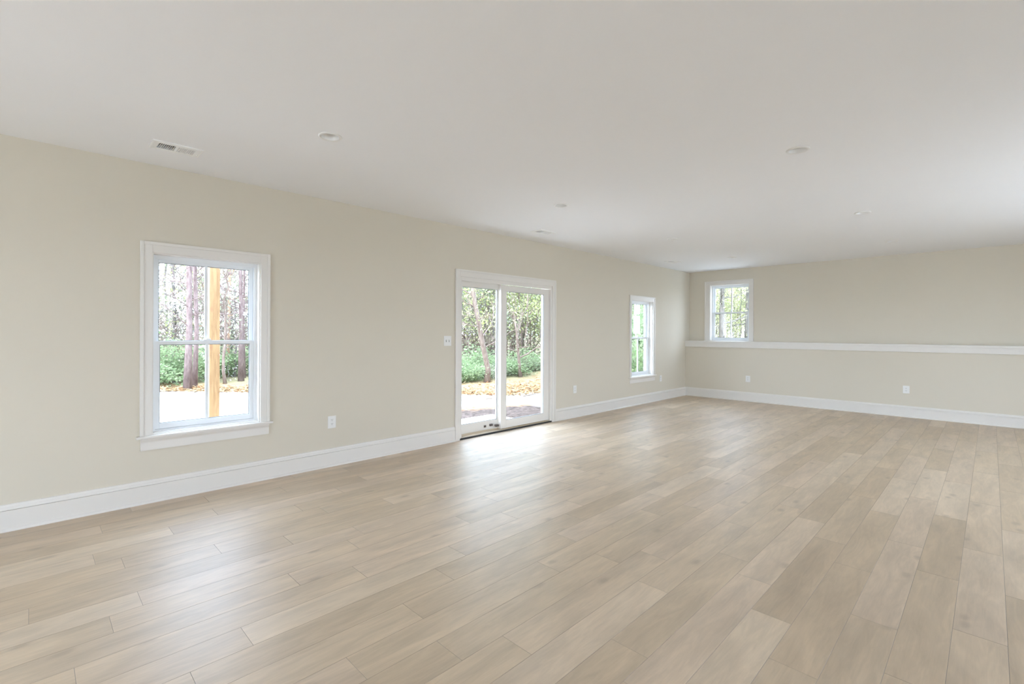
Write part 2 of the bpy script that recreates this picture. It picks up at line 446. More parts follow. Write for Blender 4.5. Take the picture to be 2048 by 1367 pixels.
# floor: planks 0.182 x 1.22 running along the window wall, in one mesh
PWID, PLEN = 0.1823, 1.22
known = {-0.40: 4.10, -0.21: 3.70, -0.58: 3.461, -0.76: 2.577, -0.95: 2.896, -1.14: 3.09, -1.47: 2.754, -2.30: 0.466,
         -2.67: 0.133, -2.85: 1.051, -3.04: 0.277, -3.24: 1.22, -3.44: 0.852, -3.60: 0.399, -4.00: 0.70}
mb = MB(); pid = []
rng = random.Random(11)
x = -0.126 - 26 * PWID
prev = 0.0
while x < XR:
    xa, xb = max(x, XL), min(x + PWID, XR)
    if xb - xa > 0.004:
        xc = x + PWID / 2; off = None
        for kx, ky in known.items():
            if abs(kx - xc) < PWID * 0.5: off = ky % PLEN
        if off is None:
            off = (prev + rng.uniform(0.28, 0.9)) % PLEN
        prev = off
        y = YN + ((off - YN) % PLEN) - PLEN
        while y < YB:
            ya, yb = max(y, YN), min(y + PLEN, YB)
            if yb - ya > 0.004:
                c = (rng.random(), rng.random(), rng.random(), 1.0)
                g, dz = 0.0010, 0.0012
                n0 = len(mb.f)
                a = [(xa, ya, -dz), (xb, ya, -dz), (xb, yb, -dz), (xa, yb, -dz)]
                t = [(xa + g, ya + g, 0), (xb - g, ya + g, 0), (xb - g, yb - g, 0), (xa + g, yb - g, 0)]
                mb.face(t)
                for k in range(4):
                    mb.face([a[k], a[(k + 1) % 4], t[(k + 1) % 4], t[k]])
                pid += [c] + [(c[0], c[1], c[2], 0.0)] * (len(mb.f) - n0 - 1)
            y += PLEN
    x += PWID
n0 = len(mb.f); mb.box(XL, XR, YN, YB, -0.22, -0.02); pid += [(0.5, 0.5, 0.5, 1)] * (len(mb.f) - n0)
fl = mb.build('floor', M_FLOOR, recalc=False)
ca = fl.data.color_attributes.new('plank', 'FLOAT_COLOR', 'CORNER')
i = 0
for p in fl.data.polygons:
    for _ in p.loop_indices:
        ca.data[i].color = pid[p.index]; i += 1
tag(fl, 'light washed oak plank floor running along the window wall', 'floor', kind='structure')

# ceiling with round cut-outs for the lights and oblong ones for the registers
LIGHTS = [(-3.245, 1.465), (-1.012, 3.990), (-3.245, 3.985), (-1.025, 6.575), (-3.255, 6.530), (-1.045, 8.940), (-3.290, 8.870)]
VENTS = [(-4.272, 0.762), (-4.275, 4.872), (-4.300, 8.640)]
LR = 0.058; SQ = 0.07
vx, vy = 0.062, 0.118      # half sizes of the register's cut-out
cells = [(cx - SQ, cx + SQ, cy - SQ, cy + SQ, 'L') for cx, cy in LIGHTS] + [(cx - vx, cx + vx, cy - vy, cy + vy, 'V') for cx, cy in VENTS]
xs = sorted({XL - WT, XR + WT, *[c[0] for c in cells], *[c[1] for c in cells]})
ys = sorted({YN - WT, YB + WT, *[c[2] for c in cells], *[c[3] for c in cells]})
mb = MB()
for a, b_ in zip(xs, xs[1:]):
    for c, e in zip(ys, ys[1:]):
        xm, ym = (a + b_) / 2, (c + e) / 2
        if any(q[0] < xm < q[1] and q[2] < ym < q[3] for q in cells): continue
        mb.face([(a, c, H), (a, e, H), (b_, e, H), (b_, c, H)])
for cx, cy in LIGHTS:
    n = 32; ring = []; sq = []
    for k in range(n):
        an = 2 * math.pi * (k + 0.5) / n; ca_, sa = math.cos(an), math.sin(an); s = SQ / max(abs(ca_), abs(sa))
        ring.append((cx + LR * ca_, cy + LR * sa, H)); sq.append((cx + s * ca_, cy + s * sa, H))
    for k in range(n):
        k2 = (k + 1) % n
        q = [sq[k], ring[k], ring[k2], sq[k2]]
        if abs(sq[k][0] - sq[k2][0]) > 1e-6 and abs(sq[k][1] - sq[k2][1]) > 1e-6:   # corner of the square
            q.insert(3, (cx + math.copysign(SQ, sq[k2][0] + sq[k][0] - 2 * cx), cy + math.copysign(SQ, sq[k2][1] + sq[k][1] - 2 * cy), H))
            q = [q[0], q[1], q[2], q[4], q[3]]
        mb.face(q)
mb.box(XL - WT, XR + WT, YN - WT, YB + WT, H + 0.16, H + 0.30)
for fa in ([(XL - WT, YN - WT), (XR + WT, YN - WT)], [(XR + WT, YN - WT), (XR + WT, YB + WT)], [(XR + WT, YB + WT), (XL - WT, YB + WT)], [(XL - WT, YB + WT), (XL - WT, YN - WT)]):
    (a, c), (b_, e) = fa
    mb.face([(a, c, H), (b_, e, H), (b_, e, H + 0.16), (a, c, H + 0.16)])
o = mb.build('ceiling', M_CEIL, recalc=False)
tag(o, 'smooth white painted ceiling over the whole room', 'ceiling', kind='structure')

# ------------------------------------------------------------------ baseboards with cap and shoe moulding
BB = [(0, 0.002), (-0.0145, 0.002), (-0.0145, 0.143), (-0.006, 0.1435), (-0.006, 0.1475), (-0.0175, 0.148), (-0.0175, 0.153), (-0.0165, 0.160), (-0.011, 0.170), (-0.008, 0.183), (0, 0.186)]
SHOE = [(-0.0146, 0.0), (-0.0275, 0.0), (-0.0265, 0.010), (-0.022, 0.016), (-0.0146, 0.019)]


def baseboard(name, fmap, u0, u1, label):
    mb = MB(fmap); mb.prism(BB, u0, u1); o = mb.build(name, M_TRIM)
    mb = MB(fmap); mb.prism(SHOE, u0, u1); mb.build('shoe_molding', M_TRIM, o)
    tag(o, label, 'baseboard', kind='structure')


baseboard('baseboard_left', left, YN, 3.815, 'tall white baseboard under the large window, left of the patio door')
baseboard('baseboard_left', left, 5.798, YL, 'tall white baseboard between the patio door and the corner')
baseboard('baseboard_back', lambda u, d, z: (u, YL + d, z), XL + 0.015, XR, 'tall white baseboard along the foot of the end wall')
baseboard('baseboard_right', right, YN, YL, 'tall white baseboard along the wall opposite the patio door')

# ledge on top of the thick lower wall
mb = MB()
mb.box(XL, XR, YL - 0.034, YB, 1.176, 1.212)
led = mb.build('trim_1', M_TRIM, bevel=0.003)
mb = MB(); mb.box(XL, XR, YL - 0.022, YL - 0.0005, 1.085, 1.176); mb.build('apron', M_TRIM, led, bevel=0.002)
tag(led, 'long white ledge capping the lower part of the end wall', 'ledge', kind='structure')

# ------------------------------------------------------------------ windows
def frame(mb, u0, u1, z0, z1, d0, d1, wl, wr=None, wb=None, wt_=None):
    wr = wl if wr is None else wr; wb = wl if wb is None else wb; wt_ = wl if wt_ is None else wt_
    mb.box(u0, u0 + wl, d0, d1, z0, z1); mb.box(u1 - wr, u1, d0, d1, z0, z1)
    mb.box(u0 + wl, u1 - wr, d0, d1, z0, z0 + wb); mb.box(u0 + wl, u1 - wr, d0, d1, z1 - wt_, z1)


def sash(name, fmap, parent, u0, u1, z0, z1, d0, d1, st, rb, rt, lock=False):
    mb = MB(fmap); frame(mb, u0, u1, z0, z1, d0, d1, st, None, rb, rt)
    s = mb.build(name, M_VINYL, parent, bevel=0.002)
    gu0, gu1, gz0, gz1 = u0 + st, u1 - st, z0 + rb, z1 - rt
    mb = MB(fmap); frame(mb, gu0, gu1, gz0, gz1, d0 + 0.010, d0 + 0.016, 0.005); mb.build('glazing_gasket', M_SPACER, s)
    dm = (d0 + d1) / 2
    mb = MB(fmap); mb.box(gu0, gu1, dm - 0.002, dm + 0.002, gz0, gz1); p = mb.build('pane', M_GLASS, s); p['label'] = 'clear glass pane'
    uc = (u0 + u1) / 2
    mb = MB(fmap); mb.box(uc - 0.011, uc + 0.011, d0 + 0.006, dm - 0.002, gz0, gz1); mb.box(uc - 0.011, uc + 0.011, dm + 0.002, d1 - 0.004, gz0, gz1)
    mb.build('muntin', M_VINYL, s, bevel=0.0015)
    if lock:
        mb = MB(fmap); mb.box(uc - 0.03, uc + 0.03, d0 + 0.004, d0 + 0.03, z1, z1 + 0.010); mb.box(uc - 0.008, uc + 0.028, d0 + 0.008, d0 + 0.024, z1 + 0.010, z1 + 0.018)
        mb.build('sash_lock', M_VINYL, s, bevel=0.002)


def window(name, fmap, hole, label, cas=(0.08, 0.08, 0.085), apron=True, stool_z=None):
    u0, u1, z0, z1 = hole
    e = empty(name, fmap((u0 + u1) / 2, 0, z0)); e0 = Vector(e.location)
    f = lambda u, d, z: Vector(fmap(u, d, z)) - e0
    # jamb liner
    mb = MB(f)
    mb.box(u0, u0 + 0.012, 0, WT, z0, z1); mb.box(u1 - 0.012, u1, 0, WT, z0, z1)
    mb.box(u0 + 0.012, u1 - 0.012, 0, WT, z1 - 0.012, z1); mb.box(u0 + 0.012, u1 - 0.012, 0.02, WT, z0, z0 + 0.012)
    mb.build('jamb', M_TRIM, e)
    # vinyl unit frame with stops
    a0, a1, b0, b1 = u0 + 0.012, u1 - 0.012, z0 + 0.012, z1 - 0.012
    mb = MB(f); frame(mb, a0, a1, b0, b1, 0.075, 0.17, 0.016, None, 0.014, 0.022)
    frame(mb, a0 + 0.016, a1 - 0.016, b0 + 0.014, b1 - 0.022, 0.075, 0.083, 0.008, None, 0.0005, 0.010)
    mb.build('window_frame', M_VINYL, e, bevel=0.0015)
    s0, s1 = a0 + 0.018, a1 - 0.018; zb, zt = b0 + 0.016, b1 - 0.024; zm = (zb + zt) / 2 + 0.006
    sash('lower_sash', f, e, s0, s1, zb, zm + 0.016, 0.085, 0.118, 0.038, 0.045, 0.030, lock=True)
    sash('upper_sash', f, e, s0, s1, zm - 0.016, zt, 0.122, 0.155, 0.034, 0.030, 0.030)
    # casing: flat board, outer back band and inner bead
    cl, cr, ct = cas
    zc = z0
    mb = MB(f)
    o0, o1, t1 = u0 + 0.004 - cl, u1 - 0.004 + cr, z1 - 0.004 + ct
    mb.box(o0, u0 + 0.004, -0.016, 0, zc, t1); mb.box(u1 - 0.004, o1, -0.016, 0, zc, t1); mb.box(u0 + 0.004, u1 - 0.004, -0.016, 0, z1 - 0.004, t1)
    c = mb.build('casing', M_TRIM, e, bevel=0.002)
    mb = MB(f)
    mb.box(o0 - 0.001, o0 + 0.024, -0.024, -0.0161, zc, t1 + 0.001); mb.box(o1 - 0.024, o1 + 0.001, -0.024, -0.0161, zc, t1 + 0.001)
    mb.box(o0 + 0.024, o1 - 0.024, -0.024, -0.0161, t1 - 0.024, t1 + 0.001)
    mb.build('back_band', M_TRIM, c, bevel=0.003)
    # stool and apron
    mb = MB(f); ext = 0.024 if apron else 0.010; pr = 0.045 if apron else 0.026
    mb.box(o0 - ext, o1 + ext, -pr, -0.0005, z0 - 0.020 if apron else z0, z0 if apron else z0 + 0.014); mb.box(u0 + 0.012, u1 - 0.012, -0.0005, 0.075, z0 - 0.020 if apron else z0, z0 + (0.012 if not apron else 0.006))
    mb.build('window_sill', M_TRIM, e, bevel=0.004)
    if apron:
        mb = MB(f)
        prof = [(0, z0 - 0.0205), (-0.030, z0 - 0.0205), (-0.028, z0 - 0.034), (-0.018, z0 - 0.050), (-0.016, z0 - 0.056), (-0.016, z0 - 0.118), (0, z0 - 0.118)]
        mb.prism(prof, o0 + 0.006, o1 - 0.006); mb.build('apron', M_TRIM, e)
    tag(e, label, 'window', kind='structure')
    return e


window('window_1', left, W1, 'tall white double-hung window at the left with the wooden post outside')
window('window_2', left, W3, 'tall white double-hung window between patio door and corner', cas=(0.07, 0.07, 0.085))
window('window_3', back, W4, 'small white double-hung window standing on the ledge of the end wall', cas=(0.118, 0.082, 0.085), apron=False)


def fill_opening(name, fmap, hole, label, cat='window', mull=1):  # glazed opening outside the frame, added to bring in skylight
    u0, u1, z0, z1 = hole
    e = empty(name, fmap((u0 + u1) / 2, 0, z0)); e0 = Vector(e.location)
    f = lambda u, d, z: Vector(fmap(u, d, z)) - e0
    mb = MB(f); frame(mb, u0, u1, max(z0, 0.0), z1, 0.05, 0.15, 0.05)
    for k in range(mull):
        uc = u0 + (u1 - u0) * (k + 1) / (mull + 1); mb.box(uc - 0.035, uc + 0.035, 0.06, 0.14, max(z0, 0) + 0.05, z1 - 0.05)
    mb.build('window_frame', M_VINYL, e, bevel=0.002)
    mb = MB(f); mb.box(u0 + 0.05, u1 - 0.05, 0.098, 0.102, max(z0, 0) + 0.05, z1 - 0.05); mb.build('pane', M_GLASS, e)
    mb = MB(f)
    mb.box(u0 - 0.08, u0, -0.018, 0, max(z0 - 0.08, 0.0), z1 + 0.08); mb.box(u1, u1 + 0.08, -0.018, 0, max(z0 - 0.08, 0.0), z1 + 0.08); mb.box(u0, u1, -0.018, 0, z1, z1 + 0.08)
    if z0 > 0.1: mb.box(u0, u1, -0.018, 0, z0 - 0.08, z0)
    mb.build('casing', M_TRIM, e, bevel=0.002)
    tag(e, label, cat, kind='structure')


fill_opening('fill_window_4', left, WL0, 'tall white window added for daylight on the long wall, out of view at the near end', mull=0)
fill_opening('fill_window_5', right, WR1, 'white window added for fill daylight in the unseen opposite wall, nearest the viewpoint', mull=1)
fill_opening('fill_window_6', right, WR2, 'wide white window added for fill daylight in the unseen opposite wall, facing the patio door')
fill_opening('fill_door_2', near, DN1, 'wide glazed door added for fill daylight in the wall behind the viewpoint', 'door')

# ------------------------------------------------------------------ sliding patio door
u0, u1, _, z1 = D1
dr = empty('door_1', left((u0 + u1) / 2, 0, 0)); e0 = Vector(dr.location)
f = lambda u, d, z: Vector(left(u, d, z)) - e0
mb = MB(f)
mb.box(u0 - 0.072, u0 + 0.004, -0.016, 0, 0, z1 + 0.086); mb.box(u1 - 0.004, u1 + 0.074, -0.016, 0, 0, z1 + 0.086); mb.box(u0 + 0.004, u1 - 0.004, -0.016, 0, z1 - 0.004, z1 + 0.086)
c = mb.build('casing', M_TRIM, dr, bevel=0.002)
mb = MB(f)
mb.box(u0 - 0.073, u0 - 0.049, -0.024, -0.0161, 0, z1 + 0.087); mb.box(u1 + 0.051, u1 + 0.075, -0.024, -0.0161, 0, z1 + 0.087); mb.box(u0 - 0.049, u1 + 0.051, -0.024, -0.0161, z1 + 0.063, z1 + 0.087)
mb.build('back_band', M_TRIM, c, bevel=0.003)
mb = MB(f)
mb.box(u0, u0 + 0.030, 0.0, WT, 0.0, z1); mb.box(u1 - 0.030, u1, 0.0, WT, 0.0, z1); mb.box(u0 + 0.030, u1 - 0.030, 0.0, WT, z1 - 0.030, z1)
mb.box(u0 + 0.030, u0 + 0.042, 0.0, 0.03, 0.03, z1 - 0.03); mb.box(u0 + 0.030, u1 - 0.030, 0.0, 0.028, z1 - 0.052, z1 - 0.030)
mb.build('door_frame', M_TRIM, dr, bevel=0.0015)
mb = MB(f); mb.box(u0 + 0.030, u1 - 0.030, 0.012, WT + 0.03, 0.0, 0.026)
mb.box(u0 + 0.030, u1 - 0.030, 0.085, 0.095, 0.026, 0.045); sl = mb.build('threshold', M_SILLWOOD, dr, bevel=0.001); sl['label'] = 'tan door sill track'
mb = MB(f); mb.box(u0 + 0.005, u1 - 0.005, -0.004, 0.0118, 0.0, 0.020); s2 = mb.build('sill_strip', M_BLACK, dr); s2['label'] = 'black strip along the sill'  # plain matte black strip along the front of the sill


def panel(name, ua, ub, d0, d1, sl_, sr, zb, zt, rb, rt):
    mb = MB(f); frame(mb, ua, ub, zb, zt, d0, d1, sl_, sr, rb, rt); p = mb.build(name, M_TRIM, dr, bevel=0.002)
    g = (ua + sl_, ub - sr, zb + rb, zt - rt)
    mb = MB(f); frame(mb, g[0], g[1], g[2], g[3], d0 + 0.006, d0 + 0.013, 0.006); mb.build('glazing_gasket', M_SPACER, p)
    dm = (d0 + d1) / 2
    mb = MB(f); mb.box(g[0], g[1], dm - 0.003, dm + 0.003, g[2], g[3]); q = mb.build('pane', M_GLASS, p); q['label'] = 'large clear glass pane'
    return p


p1 = panel('fixed_panel', u0 + 0.030, 4.728, 0.100, 0.140, 0.075, 0.075, 0.034, z1 - 0.034, 0.132, 0.085)
p2 = panel('sliding_panel', 4.660, u1 - 0.038, 0.034, 0.076, 0.110, 0.115, 0.034, z1 - 0.056, 0.112, 0.085)
p1['label'] = 'fixed glazed panel on the left'; p2['label'] = 'sliding glazed panel on the right'
for (uu, w, dd, zz) in ((4.42, 0.035, 0.088, 0.095), (4.53, 0.05, 0.080, 0.100), (4.615, 0.05, 0.045, 0.085)):
    mb = MB(f); mb.box(uu - w / 2, uu + w / 2, dd, 0.0995 if dd > 0.05 else 0.0845, zz - 0.014, zz + 0.014)
    mb.box(uu - w / 4, uu + w / 4, dd - 0.006, dd, zz - 0.006, zz + 0.006)
    h = mb.build('foot_latch', M_BRONZE, dr, bevel=0.002); h['label'] = 'small dark metal latch at the foot of the door'
tag(dr, 'white two-panel sliding glass patio door in the window wall', 'door', kind='structure')

# ------------------------------------------------------------------ outlets and switch
def slots(f, z):
    mb = MB(f)
    mb.box(-0.0085, -0.0055, -0.0085, -0.0078, z + 0.000, z + 0.010); mb.box(0.0055, 0.0085, -0.0085, -0.0078, z + 0.001, z + 0.009)
    mb.tube([(0, -0.0085, z - 0.007), (0, -0.0078, z - 0.007)], [0.0028, 0.0028], 10)
    return mb


def outlet(name, fmap, u, z, label):
    e = empty(name, fmap(u, 0, z)); e0 = Vector(e.location)
    f = lambda a, d, c: Vector(fmap(u + a, d, z + c)) - e0
    mb = MB(f); mb.box(-0.043, 0.043, -0.0055, 0, -0.063, 0.063); mb.build('cover_plate', M_PLATE, e, bevel=0.003)
    for zz in (0.020, -0.020):
        mb = MB(f); mb.prism([(-0.0055, zz - 0.014), (-0.0078, zz - 0.0135), (-0.0078, zz + 0.0135), (-0.0055, zz + 0.014)], -0.0165, 0.0165)
        r = mb.build('receptacle', M_PLATE, e); slots(f, zz).build('slot', M_SLOT, r)
    mb = MB(f); mb.tube([(0, -0.0068, 0), (0, -0.0055, 0)], [0.003, 0.0035], 10); mb.build('screw', M_PLATE, e)
    tag(e, label, 'outlet', 'wall outlets')


outlet('electrical_outlet', left, 2.209, 0.455, 'white outlet between the large left window and the patio door')
outlet('electrical_outlet', left, 6.305, 0.458, 'white outlet on the window wall just right of the patio door')
outlet('electrical_outlet', left, 9.190, 0.446, 'white outlet beside the sill of the window nearest the corner')
backlow = lambda u, d, z: (u, YL + d, z)
outlet('electrical_outlet', backlow, -3.505, 0.455, 'white outlet on the end wall under the small ledge window')
outlet('electrical_outlet', backlow, -1.003, 0.456, 'white outlet on the end wall farthest to the right')

u, z = 3.698, 1.277
e = empty('light_switch', left(u, 0, z)); e0 = Vector(e.location)
f = lambda a, d, c: Vector(left(u + a, d, z + c)) - e0
mb = MB(f); mb.box(-0.057, 0.057, -0.0055, 0, -0.062, 0.062); mb.build('cover_plate', M_PLATE, e, bevel=0.003)
for a in (-0.023, 0.023):
    mb = MB(f); mb.box(a - 0.0055, a + 0.0055, -0.0062, -0.0055, -0.013, 0.013); s_ = mb.build('toggle_slot', M_SLOT, e)
    mb = MB(f); mb.prism([(-0.0062, -0.004), (-0.016, 0.004), (-0.016, 0.010), (-0.0062, 0.009)], a - 0.0045, a + 0.0045); mb.build('toggle', M_PLATE, e)
tag(e, 'white double switch plate on the wall just left of the patio door', 'light switch')

# ------------------------------------------------------------------ recessed lights
def can_light():
    e = empty('recessed_light', (0, 0, H))
    mb = MB(); mb.lathe([(0.0565, 0.001), (0.0775, 0.001), (0.0775, -0.003), (0.073, -0.0065), (0.061, -0.0065), (0.0555, -0.002), (0.0565, 0.001)], (0, 0, 0), 40)
    mb.build('trim_ring', M_BAFFLE, e, smooth=True)
    mb = MB(); r = mb.lathe([(0.0552, -0.0015), (0.048, 0.018), (0.045, 0.032)], (0, 0, 0), 40); mb.build('baffle', M_BAFFLE, e, smooth=True)
    mb = MB(); r = mb.lathe([(0.046, 0.030), (0.034, 0.0265), (0.018, 0.0245), (0.004, 0.024)], (0, 0, 0), 40); mb.f.append(r[-1]); mb.build('lens', M_LENS, e, smooth=True)
    mb = MB(); r = mb.lathe([(0.0565, 0.0), (0.0565, 0.06)], (0, 0, 0), 24); mb.f.append(r[-1]); mb.build('housing', M_BAFFLE, e)
    return e


LAB = ['white recessed light nearest the large left window and register', 'nearest white recessed light of the right-hand row',
       'white recessed light in front of the patio door, left-hand row', 'second white recessed light of the right-hand row',
       'white recessed light of the left-hand row, third from the viewpoint', 'farthest white recessed light of the right-hand row',
       'white recessed light of the left-hand row nearest the end wall']
can = None
for (cx, cy), lb in zip(LIGHTS, LAB):
    if can is None: can = can_light(); can.location = (cx, cy, H); o = can
    else: o = copy_tree(can, (cx, cy, H))
    tag(o, lb, 'ceiling light', 'recessed ceiling lights')

# ------------------------------------------------------------------ ceiling registers
def register():
    e = empty('ceiling_vent', (0, 0, H))
    mb = MB(); prof_o = (0.100, 0.154); prof_i = (0.056, 0.112)
    ox, oy = prof_o; ix, iy = prof_i
    def ring(a, b_, za, zb):
        for k in range(4):
            A = [(-a[0], -a[1]), (a[0], -a[1]), (a[0], a[1]), (-a[0], a[1])]; B = [(-b_[0], -b_[1]), (b_[0], -b_[1]), (b_[0], b_[1]), (-b_[0], b_[1])]
            k2 = (k + 1) % 4
            mb.face([(*A[k], za), (*A[k2], za), (*B[k2], zb), (*B[k], zb)])
    ring((ox, oy), (ox, oy), 0.0, -0.006); ring((ox, oy), (ox - 0.010, oy - 0.010), -0.006, -0.009)
    ring((ox - 0.010, oy - 0.010), (ix, iy), -0.009, -0.007); ring((ix, iy), (ix, iy), -0.007, 0.02); ring((ox, oy), (ix, iy), 0.0, 0.0)
    mb.box(-ix, ix, -0.007, 0.007, -0.007, 0.004)
    mb.build('frame', M_VENT, e)
    for s in (-1, 1):
        mb = MB()
        for k in range(9):
            y = s * (0.007 + 0.105 * (k + 0.5) / 9.0)
            t = 0.0065 * (1 if s < 0 else -1); th = 0.0012
            mb.face([(-ix, y - t - th, -0.006), (ix, y - t - th, -0.006), (ix, y + t - th, 0.010), (-ix, y + t - th, 0.010)])
            mb.face([(-ix, y - t + th, -0.006), (-ix, y + t + th, 0.010), (ix, y + t + th, 0.010), (ix, y - t + th, -0.006)])
            mb.face([(-ix, y - t - th, -0.006), (-ix, y - t + th, -0.006), (ix, y - t + th, -0.006), (ix, y - t - th, -0.006)])
        mb.build('louvers', M_VENT, e, recalc=False)
    mb = MB()
    mb.box(-0.0575, 0.0575, -0.1135, 0.1135, 0.045, 0.05)
    for a in (-1, 1):
        mb.box(min(a * 0.056, a * 0.0575), max(a * 0.056, a * 0.0575), -0.1135, 0.1135, 0.02, 0.045); mb.box(-0.0575, 0.0575, min(a * 0.112, a * 0.1135), max(a * 0.112, a * 0.1135), 0.02, 0.045)
    mb.build('duct_boot', M_DUCT, e)
    mb = MB(); mb.box(-0.030, 0.002, 0.1215, 0.1245, -0.0075, -0.0069); sl = mb.build('lever_slot', M_SLOT, e)
    mb = MB(); mb.box(-0.030, -0.022, 0.128, 0.136, -0.016, -0.007); mb.build('damper_lever', M_VENT, e, bevel=0.001)
    return e


VLAB = ['white ceiling register above the large left window', 'white ceiling register above the patio door', 'white ceiling register nearest the far corner of the room']
ven = None
for (cx, cy), lb in zip(VENTS, VLAB):
    if ven is None: ven = register(); ven.location = (cx, cy, H); o = ven
    else: o = copy_tree(ven, (cx, cy, H))
    tag(o, lb, 'vent', 'ceiling registers')

# ------------------------------------------------------------------ outdoors
GZ = -0.12


def sm(t):
    t = min(max(t, 0.0), 1.0); return t * t * (3 - 2 * t)


def gh(x, y):
    """ground height: the yard is low along the patio door and banks up behind the end wall"""
    edge, w = (10.715, 0.02) if x > -5.03 else (10.75 + 0.15 * (-5.03 - x), 1.4)
    return GZ + 1.08 * sm((x + 13.0) / 7.0) * sm((y - edge) / w)


gx = [-140, -90, -60, -40, -30, -24, -20, -17] + [-15 + 0.5 * k for k in range(20)] + [-5.2, -5.031, -5.029, -4, -2, 0, 3, 8, 20, 60, 140]
gy = [-90, -40, -15, -5, 0, 4, 8, 10, 10.715, 10.736] + [11 + 0.25 * k for k in range(13)] + [15, 17, 20, 25, 32, 45, 70, 160]
mb = MB(); ix = [[mb.pt((x, y, gh(x, y))) for y in gy] for x in gx]
for i in range(len(gx) - 1):
    for j in range(len(gy) - 1):
        mb.f.append([ix[i][j], ix[i + 1][j], ix[i + 1][j + 1], ix[i][j + 1]])
o = mb.build('ground', M_GROUND, recalc=False); tag(o, 'yard of pale gravel, brown mulch and fallen leaves running to the woods', 'ground', kind='structure')

mb = MB(); mb.box(-6.215, XL - WT - 0.032, 3.70, 5.735, GZ, -0.05)
o = mb.build('concrete_slab', M_CONC, bevel=0.01); at_origin(o, (-5.3, 4.6, GZ)); tag(o, 'pale concrete landing slab outside the sliding patio door', 'slab')

mb = MB(); mb.box(-0.07, 0.07, -0.07, 0.07, 0, 3.1)
o = mb.build('wooden_post', M_POST, bevel=0.006); o.location = (-8.55, 2.015, GZ); tag(o, 'square knotty yellow pine post standing outside the left window', 'post')

# ---- trees
def limb(mb, tips, p, d, length, r, depth, rng, up=0.25, wob=0.25, sides=6, anchor=None):
    n = 5 if depth < 2 else 4
    pts = [p.copy()]; rad = [r]
    dd = d.normalized()
    for k in range(n):
        dd = (dd + Vector((rng.uniform(-wob, wob), rng.uniform(-wob, wob), rng.uniform(-wob, wob) + up * 0.3))).normalized()
        pts.append(pts[-1] + dd * (length / n)); rad.append(r * (1 - 0.72 * (k + 1) / n))
    rings = mb.tube(pts, rad, sides, cap=False)
    if anchor is not None: mb.f.append([rings[0][0], rings[0][1], anchor])      # grown on to its parent
    tips += pts[2:]
    if depth > 0:
        for k in range(rng.randint(3, 4)):
            i = rng.randint(1, n); q = pts[i]
            nd = (dd + Vector((rng.uniform(-1, 1), rng.uniform(-1, 1), rng.uniform(-0.3, 0.8)))).normalized()
            limb(mb, tips, q, nd, length * rng.uniform(0.45, 0.65), max(rad[i] * 0.62, 0.008), depth - 1, rng, up, wob, 5, rings[i][0])


def leaves(tips, count, spread, size, rng, flat=0.0):
    mb = MB()
    for _ in range(count):
        c = rng.choice(tips) + Vector((rng.gauss(0, spread), rng.gauss(0, spread), rng.gauss(0, spread * 0.7)))
        a = Vector((rng.uniform(-1, 1), rng.uniform(-1, 1), rng.uniform(-1, 1) * (1 - flat))).normalized(); b_ = a.orthogonal().normalized()
        b_ = (b_ * math.cos(rng.random() * 6.28) + a.cross(b_) * math.sin(rng.random() * 6.28))
        s = size * rng.uniform(0.6, 1.3)
        mb.face([c - a * s, c + b_ * s * 0.55, c + a * s, c - b_ * s * 0.55])
    return mb


def tree(name, trunk_pts, trunk_rad, seed, nlimb=10, lz=(0.35, 1.0), llen=(0.8, 1.8), lr=0.3, depth=2, bark=None, leafm=None, nleaf=0,
         spread=0.18, size=0.05, up=0.25, wob=0.25, sides=12, limb_out=1.0, fork=True):
    """trunk points are relative to the foot of the tree"""
    rng = random.Random(seed)
    e = empty(name)
    pts = [Vector(p) for p in trunk_pts]
    mb = MB(); trings = mb.tube(pts, trunk_rad, sides, cap=True); tips = []; limbs = []
    for k in range(nlimb):
        t = lz[0] + (lz[1] - lz[0]) * (k + rng.random()) / max(nlimb, 1)
        s = t * (len(pts) - 1); i = min(int(s), len(pts) - 2); fr = s - i
        p = pts[i].lerp(pts[i + 1], fr); r = trunk_rad[i] * (1 - fr) + trunk_rad[i + 1] * fr
        an = rng.uniform(0, 6.283)
        d = Vector((math.cos(an) * limb_out, math.sin(an) * limb_out, rng.uniform(-0.1, 0.9)))
        lm = MB() if fork else mb; limbs.append(lm)
        limb(lm, tips, p, d, rng.uniform(*llen) * (1.1 - 0.4 * t), max(min(r * lr * rng.uniform(0.7, 1.2), r * 0.8), 0.014), depth, rng, up, wob, 6, None if fork else trings[i][0])
    mb.build('trunk', bark or M_BARK, e, smooth=True, recalc=False)
    if fork:
        for lm in limbs: lm.build('branch', bark or M_BARK, e, recalc=False, smooth=True)
    if nleaf and tips:
        leaves(tips, nleaf, spread, size, rng).build('foliage', leafm, e, recalc=False)
    return e


def straight(h, lean=(0, 0), wig=0.05, n=8, seed=0):
    r = random.Random(seed)
    return [(lean[0] * h * k / n + (r.uniform(-wig, wig) if 0 < k else 0), lean[1] * h * k / n + (r.uniform(-wig, wig) if 0 < k else 0), h * k / n) for k in range(n + 1)]


def taper(r0, r1, n=8, flare=1.25):
    return [(r0 * flare if k == 0 else r0 + (r1 - r0) * k / n) for k in range(n + 1)]


def put(o, x, y, label, cat='tree', group=None, rz=0.0):
    o.location = (x, y, gh(x, y) - 0.02); o.rotation_euler = (0, 0, rz); tag(o, label, cat, group); return o


